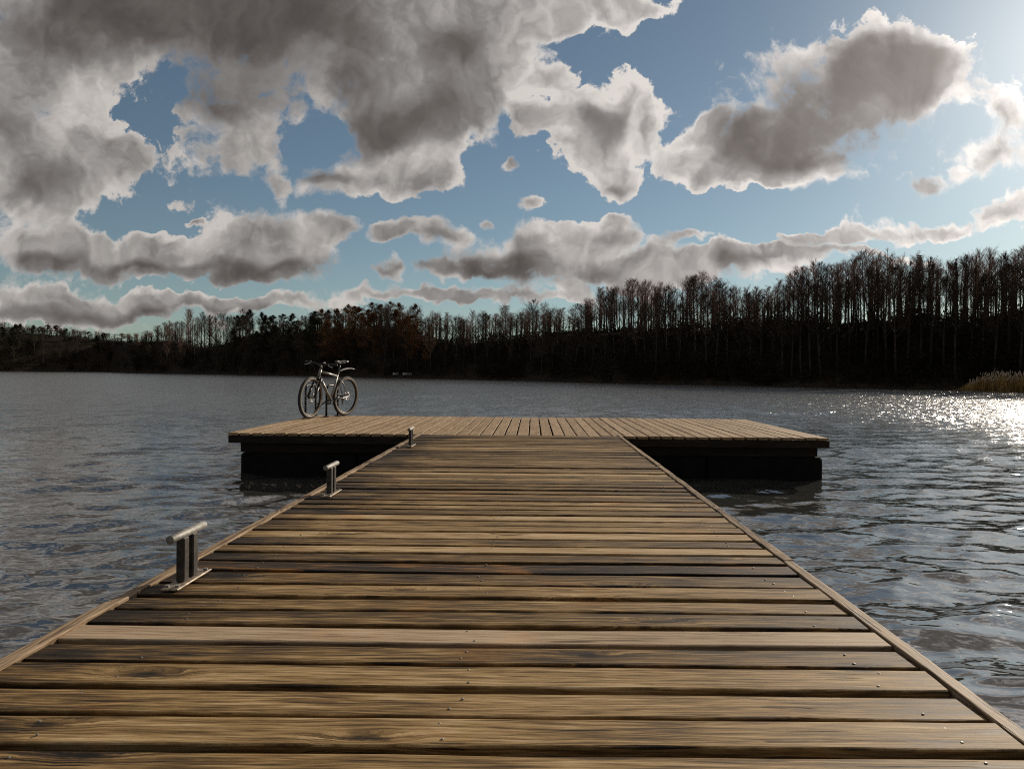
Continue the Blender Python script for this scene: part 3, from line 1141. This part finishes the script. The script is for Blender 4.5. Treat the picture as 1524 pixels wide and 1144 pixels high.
def crest_h(px, d):
    """ground height of the wooded bank at its crest"""
    return at_dist(px, interp(SOLID_Y, px) - 7, d).z


CR = 26.0


def ground_z(px, t, d_shore):
    cz = crest_h(px, d_shore + CR) * 0.88
    if t < 0:
        return max(-1.0, t * .4)
    k = min(1.0, t / CR)
    k = k * k * (3 - 2 * k)
    z = 0.35 * min(1, t / 1.2) + cz * k
    if t > CR:
        z -= (t - CR) * .02
    return z + (float(hnoise(px * .03, t * .2, 3)) - .5) * .8 * min(1, t / 5)


def bank_point(px, t):
    p_ = shore_pt(px)
    dirn = Vector((p_.x, p_.y, 0)).normalized()
    q_ = p_ + dirn * t
    q_.z = ground_z(px, t, p_.y)
    return q_


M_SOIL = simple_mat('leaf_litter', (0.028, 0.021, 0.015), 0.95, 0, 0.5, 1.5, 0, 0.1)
v_, f_ = [], []
cols = list(np.linspace(-700, 2400, 260))
ts = [-6, -1.5, 0, .5, 1.2, 2.5, 5, 8, 12, 16, 20, 23, 26, 30, 40, 60, 100, 200]
for px in cols:
    for t in ts:
        v_.append(tuple(bank_point(px, t)))
K = len(ts)
for i in range(len(cols) - 1):
    for k in range(K - 1):
        a = i * K + k
        f_.append((a, a + K, a + K + 1, a + 1))
me = bpy.data.meshes.new('hill')
me.from_pydata(v_, [], f_)
me.polygons.foreach_set('use_smooth', [True] * len(f_))
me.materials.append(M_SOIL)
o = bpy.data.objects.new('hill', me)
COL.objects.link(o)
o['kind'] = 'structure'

# lake bed, so the water has a floor and nothing ends in the void
m_ = MB()
m_.face([(-800, -60, -3.0), (800, -60, -3.0), (800, 700, -3.0), (-800, 700, -3.0)])
o = m_.build('lake_bed', M_SOIL)
o['kind'] = 'structure'

# ------------------------------------------------------------------ trees
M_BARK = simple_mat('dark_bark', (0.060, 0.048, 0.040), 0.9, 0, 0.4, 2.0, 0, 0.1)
M_TWIG = simple_mat('reddish_glare_twigs', (0.26, 0.165, 0.130), 0.85, 0, 0.35, 0.6, 0, 0.1)  # brown-red twigs, colour raised to carry the sun glare over the wood
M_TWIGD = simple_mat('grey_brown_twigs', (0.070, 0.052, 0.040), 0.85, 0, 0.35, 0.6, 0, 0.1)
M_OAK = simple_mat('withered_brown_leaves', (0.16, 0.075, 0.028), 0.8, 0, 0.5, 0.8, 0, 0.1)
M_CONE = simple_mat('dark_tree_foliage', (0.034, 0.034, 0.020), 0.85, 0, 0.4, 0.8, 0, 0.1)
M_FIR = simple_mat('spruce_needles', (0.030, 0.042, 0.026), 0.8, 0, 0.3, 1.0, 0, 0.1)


def ribbon(mb, p, d, L, w, rg, mi=0):
    """a thin tapering twig with a bend"""
    d = d.normalized()
    sd = d.cross(Vector((rg.uniform(-1, 1), rg.uniform(-1, 1), rg.uniform(-1, 1))))
    if sd.length < 1e-3:
        sd = Vector((1, 0, 0))
    sd = sd.normalized() * w * .5
    mid = p + d * L * .5 + Vector((rg.uniform(-1, 1), rg.uniform(-1, 1), rg.uniform(0, 1))) * L * .06
    e = p + d * L + Vector((0, 0, L * .08))
    b = len(mb.v)
    mb.v += [tuple(p - sd), tuple(p + sd), tuple(mid + sd * .75), tuple(mid - sd * .75), tuple(e)]
    mb.f += [(b, b + 1, b + 2, b + 3), (b + 3, b + 2, b + 4)]
    mb.m += [mi, mi]


def make_tree_meshes(seed, style, H=14.0):
    rg = random.Random(seed)
    tr, cr = MB(), MB()
    lean = Vector((rg.uniform(-.03, .03), rg.uniform(-.03, .03), 0))
    fork = style == 'broad'
    first = {'slender': .26, 'broad': .34, 'oak': .22, 'dark': .25}[style]
    width = {'slender': .105, 'broad': .20, 'oak': .20, 'dark': .15}[style] * rg.uniform(.85, 1.2)

    def axis(z):
        t = z / H
        return Vector((lean.x * z + .12 * math.sin(t * 5 + seed), lean.y * z + .10 * math.cos(t * 4 + seed * 2), z))
    zs = np.linspace(-.6, H * .97, 11)
    r0 = H * .0105 * rg.uniform(.8, 1.25)
    tr.tube([axis(z) for z in zs], [max(.012, r0 * (1.15 - z / H) ** .9) for z in zs], 6)
    nl = {'slender': 44, 'broad': 32, 'oak': 34, 'dark': 34}[style]
    for i in range(nl):
        t = first + (1 - first) * ((i + rg.random()) / nl) ** .85
        z = H * t * .97
        p = axis(z)
        az = rg.uniform(0, 2 * PI)
        up = rg.uniform(.7, 1.7) if style in ('slender', 'broad') else rg.uniform(.3, 1.1)
        k = (t - first) / (1 - first)
        prof = (math.sin(PI * min(1, k * .9 + .16)) ** .7) if style != 'slender' else (.55 + .6 * math.sin(PI * min(1, k * .85 + .15)))
        L = H * width * prof * rg.uniform(.7, 1.25)
        d = Vector((math.cos(az), math.sin(az), up)).normalized()
        rr = max(.012, r0 * (1.1 - t) * .55)
        pts = [p, p + d * L * .5 + Vector((0, 0, .04 * L)), p + d * L + Vector((0, 0, .16 * L))]
        (tr if i < 5 else cr).tube(pts, [rr, rr * .7, .010], 4, cap=False)
        nt_ = 13 if style in ('slender', 'broad') else 10
        for j in range(nt_):
            s_ = .2 + .8 * (j + rg.random()) / nt_
            q = p + d * (L * s_) + Vector((0, 0, .16 * L * s_ * s_))
            dd = (d + Vector((rg.uniform(-1, 1), rg.uniform(-1, 1), rg.uniform(-.25, 1.0))) * .85).normalized()
            l2 = L * rg.uniform(.22, .5) + .25
            ribbon(cr, q, dd, l2, .030, rg)
            for k2 in range(3):
                q2 = q + dd * l2 * rg.uniform(.3, .9)
                d2 = (dd + Vector((rg.uniform(-1, 1), rg.uniform(-1, 1), rg.uniform(-.3, .9)))).normalized()
                ribbon(cr, q2, d2, l2 * rg.uniform(.4, .75) + .1, .022, rg)
                if style in ('oak', 'dark'):
                    for k3 in range(5 if style == 'oak' else 6):
                        c_ = q2 + Vector((rg.gauss(0, .24), rg.gauss(0, .24), rg.gauss(0, .20)))
                        a = Vector((rg.uniform(-1, 1), rg.uniform(-1, 1), rg.uniform(-1, 1))).normalized()
                        b_ = a.orthogonal().normalized()
                        sz = rg.uniform(.07, .14)
                        cr.face([c_ - a * sz, c_ + b_ * sz * .6, c_ + a * sz, c_ - b_ * sz * .6], 1)
    tm = tr.build('trunk', M_BARK)
    cm = cr.build('crown', [M_TWIG if style in ('slender',) else M_TWIGD, M_OAK if style == 'oak' else M_CONE])
    res = (tm.data, cm.data)
    for oo in (tm, cm):
        bpy.data.objects.remove(oo)
    return res


PROTO = {}
for st, n_ in (('slender', 6), ('broad', 4), ('oak', 3), ('dark', 4)):
    PROTO[st] = [make_tree_meshes(100 * len(st) + k * 17 + 3, st) for k in range(n_)]


def plant_tree(px, t, top_y, style, name, label, group, cat='tree', rz=None, rg=random):
    base = bank_point(px, t)
    dcam = base.y
    top = at_dist(px, top_y, dcam).z
    h = max(3.0, top - base.z)
    tm, cm = rg.choice(PROTO[style])
    root = empty(name, base, (0, 0, rg.uniform(0, 2 * PI)))
    k = h / 14.0
    kw = max(k, .7) * rg.uniform(.85, 1.15)
    root.scale = (kw, kw, k)
    a = bpy.data.objects.new('trunk', tm)
    b_ = bpy.data.objects.new('crown', cm)
    for oo in (a, b_):
        COL.objects.link(oo)
        oo.parent = root
    tag(root, label, cat, group)
    return root


rgt = random.Random(21)
ZONES = [
    (-60, 190, 40, 'dark', 'bushy_tree', 'dark bushy tree on the low far headland at the left end of the shore', 'trees on the far left headland'),
    (196, 275, 14, 'broad', 'bare_tree', 'small bare spreading tree at the low tip where the nearer wood begins', 'trees at the tip of the wood'),
    (270, 350, 20, 'broad', 'bare_tree', 'dark bare tree with see-through crown in the clump left of the bicycle', 'trees in the clump left of the bicycle'),
    (345, 470, 30, 'dark', 'bushy_tree', 'dark dense tree on the shore straight behind the left end of the platform', 'dark trees behind the left end of the platform'),
    (470, 640, 40, 'oak', 'oak_tree', 'tree still holding orange brown withered leaves behind the bicycle', 'trees with withered brown leaves'),
    (640, 870, 54, 'slender', 'bare_tree', 'thin bare tree in the low even row beyond the middle of the platform', 'bare trees beyond the middle of the platform'),
    (865, 1010, 36, 'slender', 'bare_tree', 'bare tree in the taller clump to the right of the low even row', 'bare trees of the middle clump'),
    (1010, 1160, 34, 'slender', 'bare_tree', 'bare tree in the dip of the treeline before the tall right-hand wood', 'bare trees in the dip of the treeline'),
    (1160, 1345, 50, 'slender', 'bare_tree', 'tall slender leafless tree in the reddish wood left of the pointed spruce', 'tall bare trees left of the spruce'),
    (1345, 1600, 52, 'slender', 'bare_tree', 'tall slender leafless tree in the reddish wood above the reed bed', 'tall bare trees above the reeds'),
]
for (x0, x1, n_, st, nm, lb, gp) in ZONES:
    n_ = int(n_ * .78)
    for i in range(n_):
        px = x0 + (x1 - x0) * (i + rgt.random()) / n_
        front = (i % 3 == 0)
        t = rgt.uniform(3, 10) if front else rgt.uniform(12, 30)
        ty = interp(TOP_Y, px) + (abs(rgt.gauss(0, 9)) - 4 if not front else rgt.uniform(0, 30)) + 8 * float(hnoise(px * .045, 1.0, 4)) - 3
        s2 = st
        if front and st == 'slender':
            s2 = 'broad'
        if st == 'slender' and rgt.random() < .25:
            s2 = 'broad'
        if st == 'broad' and rgt.random() < .3:
            s2 = 'slender'
        if st == 'dark' and rgt.random() < .3:
            s2 = 'broad'
        if st == 'oak' and rgt.random() < .25:
            s2 = 'broad'
        plant_tree(px, t, ty, s2, nm, lb, gp, rg=rgt)
# trees one can pick out
for (px, t, ty, st, nm, lb) in (
        (1037, 22, 406, 'broad', 'bare_tree', 'bare tree with a rounded crown standing above the dip in the treeline'),
        (792, 20, 444, 'broad', 'bare_tree', 'bare fan-shaped tree rising just above the low even row'),
        (360, 22, 459, 'broad', 'bare_tree', 'lone wispy bare tree rising above the dark wood left of the bicycle'),
        (243, 16, 478, 'broad', 'bare_tree', 'bare spreading tree standing out against the sky at the left tip of the wood'),
        (940, 24, 413, 'broad', 'bare_tree', 'tallest bare tree with a wide fan crown in the middle clump')):
    plant_tree(px, t, ty, st, nm, lb, 'trees that stand above the treeline', rg=rgt)

# the one spruce
def make_spruce(px, t, top_y):
    base = bank_point(px, t)
    top = at_dist(px, top_y, base.y).z
    H = top - base.z
    root = empty('spruce_tree', base)
    tag(root, 'dark pointed evergreen spruce top poking out of the bare reddish wood', 'tree')
    tr, cr = MB(), MB()
    tr.tube([(0, 0, -.5), (0, 0, H * .5), (0, 0, H * .97)], [.18, .10, .015], 6)
    rg = random.Random(5)
    z = H * .2
    while z < H:
        L = (H - z) * .26 + .12
        nb = 9
        for k in range(nb):
            a = 2 * PI * k / nb + rg.uniform(-.3, .3)
            d = Vector((math.cos(a), math.sin(a), -.25))
            sd = Vector((-math.sin(a), math.cos(a), 0))
            for j in range(10):
                s_ = (j + .5) / 10 * L
                c_ = Vector((0, 0, z)) + d * s_ + Vector((0, 0, rg.uniform(-.05, .05)))
                w = .22 * (1.1 - s_ / (L + .01)) + .05
                for sg in (-1, 1):
                    cr.face([c_, c_ + sd * sg * w + d * w * .8 + Vector((0, 0, -.08)), c_ + d * .16])
        z += .22 + (H - z) * .012
    tr.build('trunk', M_BARK, root)
    cr.build('crown', M_FIR, root)


make_spruce(1367, 27, 379)

# the mass of further trunks and twigs behind the ones that can be told apart
wd = MB()
rg = random.Random(77)
for i in range(680):
    px = rg.uniform(-60, 1640)
    t = rg.uniform(24, 44)
    base = bank_point(px, t)
    ty = interp(TOP_Y, px) + abs(rg.gauss(0, 12)) + 5
    top = at_dist(px, ty, base.y).z
    h = max(2.5, top - base.z)
    wd.tube([base - Vector((0, 0, .5)), base + Vector((rg.uniform(-.2, .2), 0, h * .5)), base + Vector((rg.uniform(-.3, .3), 0, h))], [.13, .09, .012], 4, cap=False)
    for k in range(55):
        s_ = rg.uniform(.40, 1.0)
        q = base + Vector((rg.gauss(0, .06), rg.gauss(0, .06), h * s_))
        a = rg.uniform(0, 2 * PI)
        d = Vector((math.cos(a), math.sin(a), rg.uniform(.5, 1.8))).normalized()
        L = rg.uniform(.5, 1.5) * (1.15 - .5 * s_)
        ribbon(wd, q, d, L, .034, rg, 1)
        for j in range(2):
            d2 = (d + Vector((rg.uniform(-1, 1), rg.uniform(-1, 1), rg.uniform(-.2, .8)))).normalized()
            ribbon(wd, q + d * L * rg.uniform(.3, .9), d2, L * rg.uniform(.4, .8), .026, rg, 1)
o = wd.build('woodland', [M_BARK, M_TWIG])
tag(o, 'mass of further bare trunks and twigs filling the wood behind the shore', 'woodland', kind='stuff')

# undergrowth on the bank
ug = MB()
for i in range(2600):
    px = rg.uniform(-80, 1660)
    t = rg.uniform(.6, CR + 8)
    base = bank_point(px, t)
    lim = at_dist(px, interp(SOLID_Y, px) - 9 + rg.gauss(0, 8) + 26 * (float(hnoise(px * .04, 2.0, 8)) - .5), base.y).z - base.z
    hh = max(.5, min(lim, rg.uniform(1.2, 4.6)))
    rr = rg.uniform(.5, 1.1) + hh * .14
    for k in range(10):
        d = Vector((rg.gauss(0, .28), rg.gauss(0, .28), 1))
        ribbon(ug, base + Vector((rg.gauss(0, rr * .4), rg.gauss(0, rr * .4), 0)), d, hh * rg.uniform(.6, 1.1), .05, rg)
    for k in range(34):
        c_ = base + Vector((rg.gauss(0, rr * .6), rg.gauss(0, rr * .6), hh * rg.random() ** .8))
        a = Vector((rg.uniform(-1, 1), rg.uniform(-1, 1), rg.uniform(-.6, .6))).normalized()
        b_ = Vector((rg.uniform(-1, 1), rg.uniform(-1, 1), rg.uniform(-1, 1))).cross(a).normalized()
        sz = rg.uniform(.09, .24)
        ug.face([c_ - a * sz, c_ + b_ * sz * .55, c_ + a * sz, c_ - b_ * sz * .55])
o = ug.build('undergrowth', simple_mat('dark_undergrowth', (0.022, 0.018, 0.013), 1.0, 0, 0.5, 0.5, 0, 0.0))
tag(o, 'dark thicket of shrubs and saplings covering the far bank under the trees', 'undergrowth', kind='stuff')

# reeds at the right
M_REED = simple_mat('dry_reeds', (0.38, 0.235, 0.085), 0.8, 0, 0.35, 0.9, 0, 0.15)
M_PLUME = simple_mat('reed_plumes', (0.55, 0.45, 0.34), 0.9, 0, 0.2, 2, 0, 0.1)
rd = MB()
for i in range(9000):
    px = 1418 + 330 * rg.random() ** .75
    t = rg.uniform(-2.6, 1.2)
    p_ = shore_pt(px)
    dirn = Vector((p_.x, p_.y, 0)).normalized()
    q_ = p_ + dirn * t
    q_.z = -.05
    full = min(1.0, max(.12, (px - 1418) / 45.0))
    hh = 1.55 * full * rg.uniform(.45, 1.0) * (.7 + .6 * float(hnoise(px * .12, t * 1.5, 5)))
    d = Vector((rg.gauss(0, .07), rg.gauss(0, .07), 1))
    ribbon(rd, q_, d, hh, .030, rg, 0)
    for k in range(2):
        d2 = (d + Vector((rg.uniform(-1, 1), rg.uniform(-1, 1), .8)) * .5)
        ribbon(rd, q_ + d * hh * rg.uniform(.2, .7), d2, hh * .28, .035, rg, 0)
    if rg.random() < .2 and full > .5:
        e = q_ + d.normalized() * hh
        rd.tube([e, e + Vector((.03, 0, .12)), e + Vector((.06, 0, .26))], [.012, .035, .006], 4, mi=1)
o = rd.build('reeds', [M_REED, M_PLUME])
tag(o, 'golden dry reed bed with pale plumes at the water edge on the right', 'reeds', kind='stuff')

# two small pale boats on the far bank
M_BOAT = simple_mat('white_boat_paint', (0.75, 0.74, 0.72), 0.5, 0, 0.08, 2)


def boat(px, t, L, yaw, lb):
    p_ = bank_point(px, t)
    root = empty('rowing_boat', p_ + Vector((0, 0, .28)), (0, 0, yaw))
    m_ = MB()
    n_ = 11
    for k in range(n_):
        s_ = k / (n_ - 1)
        w = .52 * math.sin(PI * (.18 + .82 * s_) if s_ < .5 else PI * (.18 + .82 * s_)) ** .6 if s_ < 1 else .01
        w = .50 * (1 - (abs(s_ - .42) / .60) ** 2.6) if s_ < .98 else .02
        sh = .10 * (2 * s_ - .9) ** 2
        xx = (s_ - .5) * L
        for yy, zz in ((-w, .22 + sh), (-w * .8, 0), (-w * .3, -.2), (w * .3, -.2), (w * .8, 0), (w, .22 + sh), (w - .04, .20 + sh), (w * .55, -.1), (-w * .55, -.1), (-w + .04, .20 + sh)):
            m_.v.append((xx, yy, zz))
    for k in range(n_ - 1):
        for j in range(10):
            m_.f.append((k * 10 + j, k * 10 + (j + 1) % 10, (k + 1) * 10 + (j + 1) % 10, (k + 1) * 10 + j)); m_.m.append(0)
    m_.f.append(tuple(range(10))); m_.f.append(tuple(range((n_ - 1) * 10, n_ * 10))[::-1]); m_.m += [0, 0]
    m_.build('hull', M_BOAT, root)
    m_ = MB()
    for xx in (-.18 * L, .12 * L):
        m_.quadbox((xx - .1, -.40, .10), (xx + .1, .40, .13))
    m_.build('thwart', M_BOAT, root)
    tag(root, lb, 'boat', 'pale boats on the far bank')


boat(589, 1.2, 1.1, .3, 'tiny pale boat on the dark far bank, the shorter one, closer to the bicycle')
boat(606, 1.4, 1.7, .1, 'tiny pale boat on the dark far bank, the longer one, away from the bicycle')

# ------------------------------------------------------------------ render settings
SC.view_settings.view_transform = 'Standard'
SC.view_settings.look = 'None'
SC.view_settings.exposure = 0.0
SC.view_settings.gamma = 1.0
SC.render.engine = 'CYCLES'
SC.cycles.filter_width = 1.1
SC.cycles.max_bounces = 5
SC.cycles.use_denoising = False
SC.cycles.diffuse_bounces = 1
SC.cycles.glossy_bounces = 3
SC.cycles.transmission_bounces = 1
SC.cycles.caustics_reflective = False
SC.cycles.caustics_refractive = False
SC.cycles.sample_clamp_indirect = 4.0
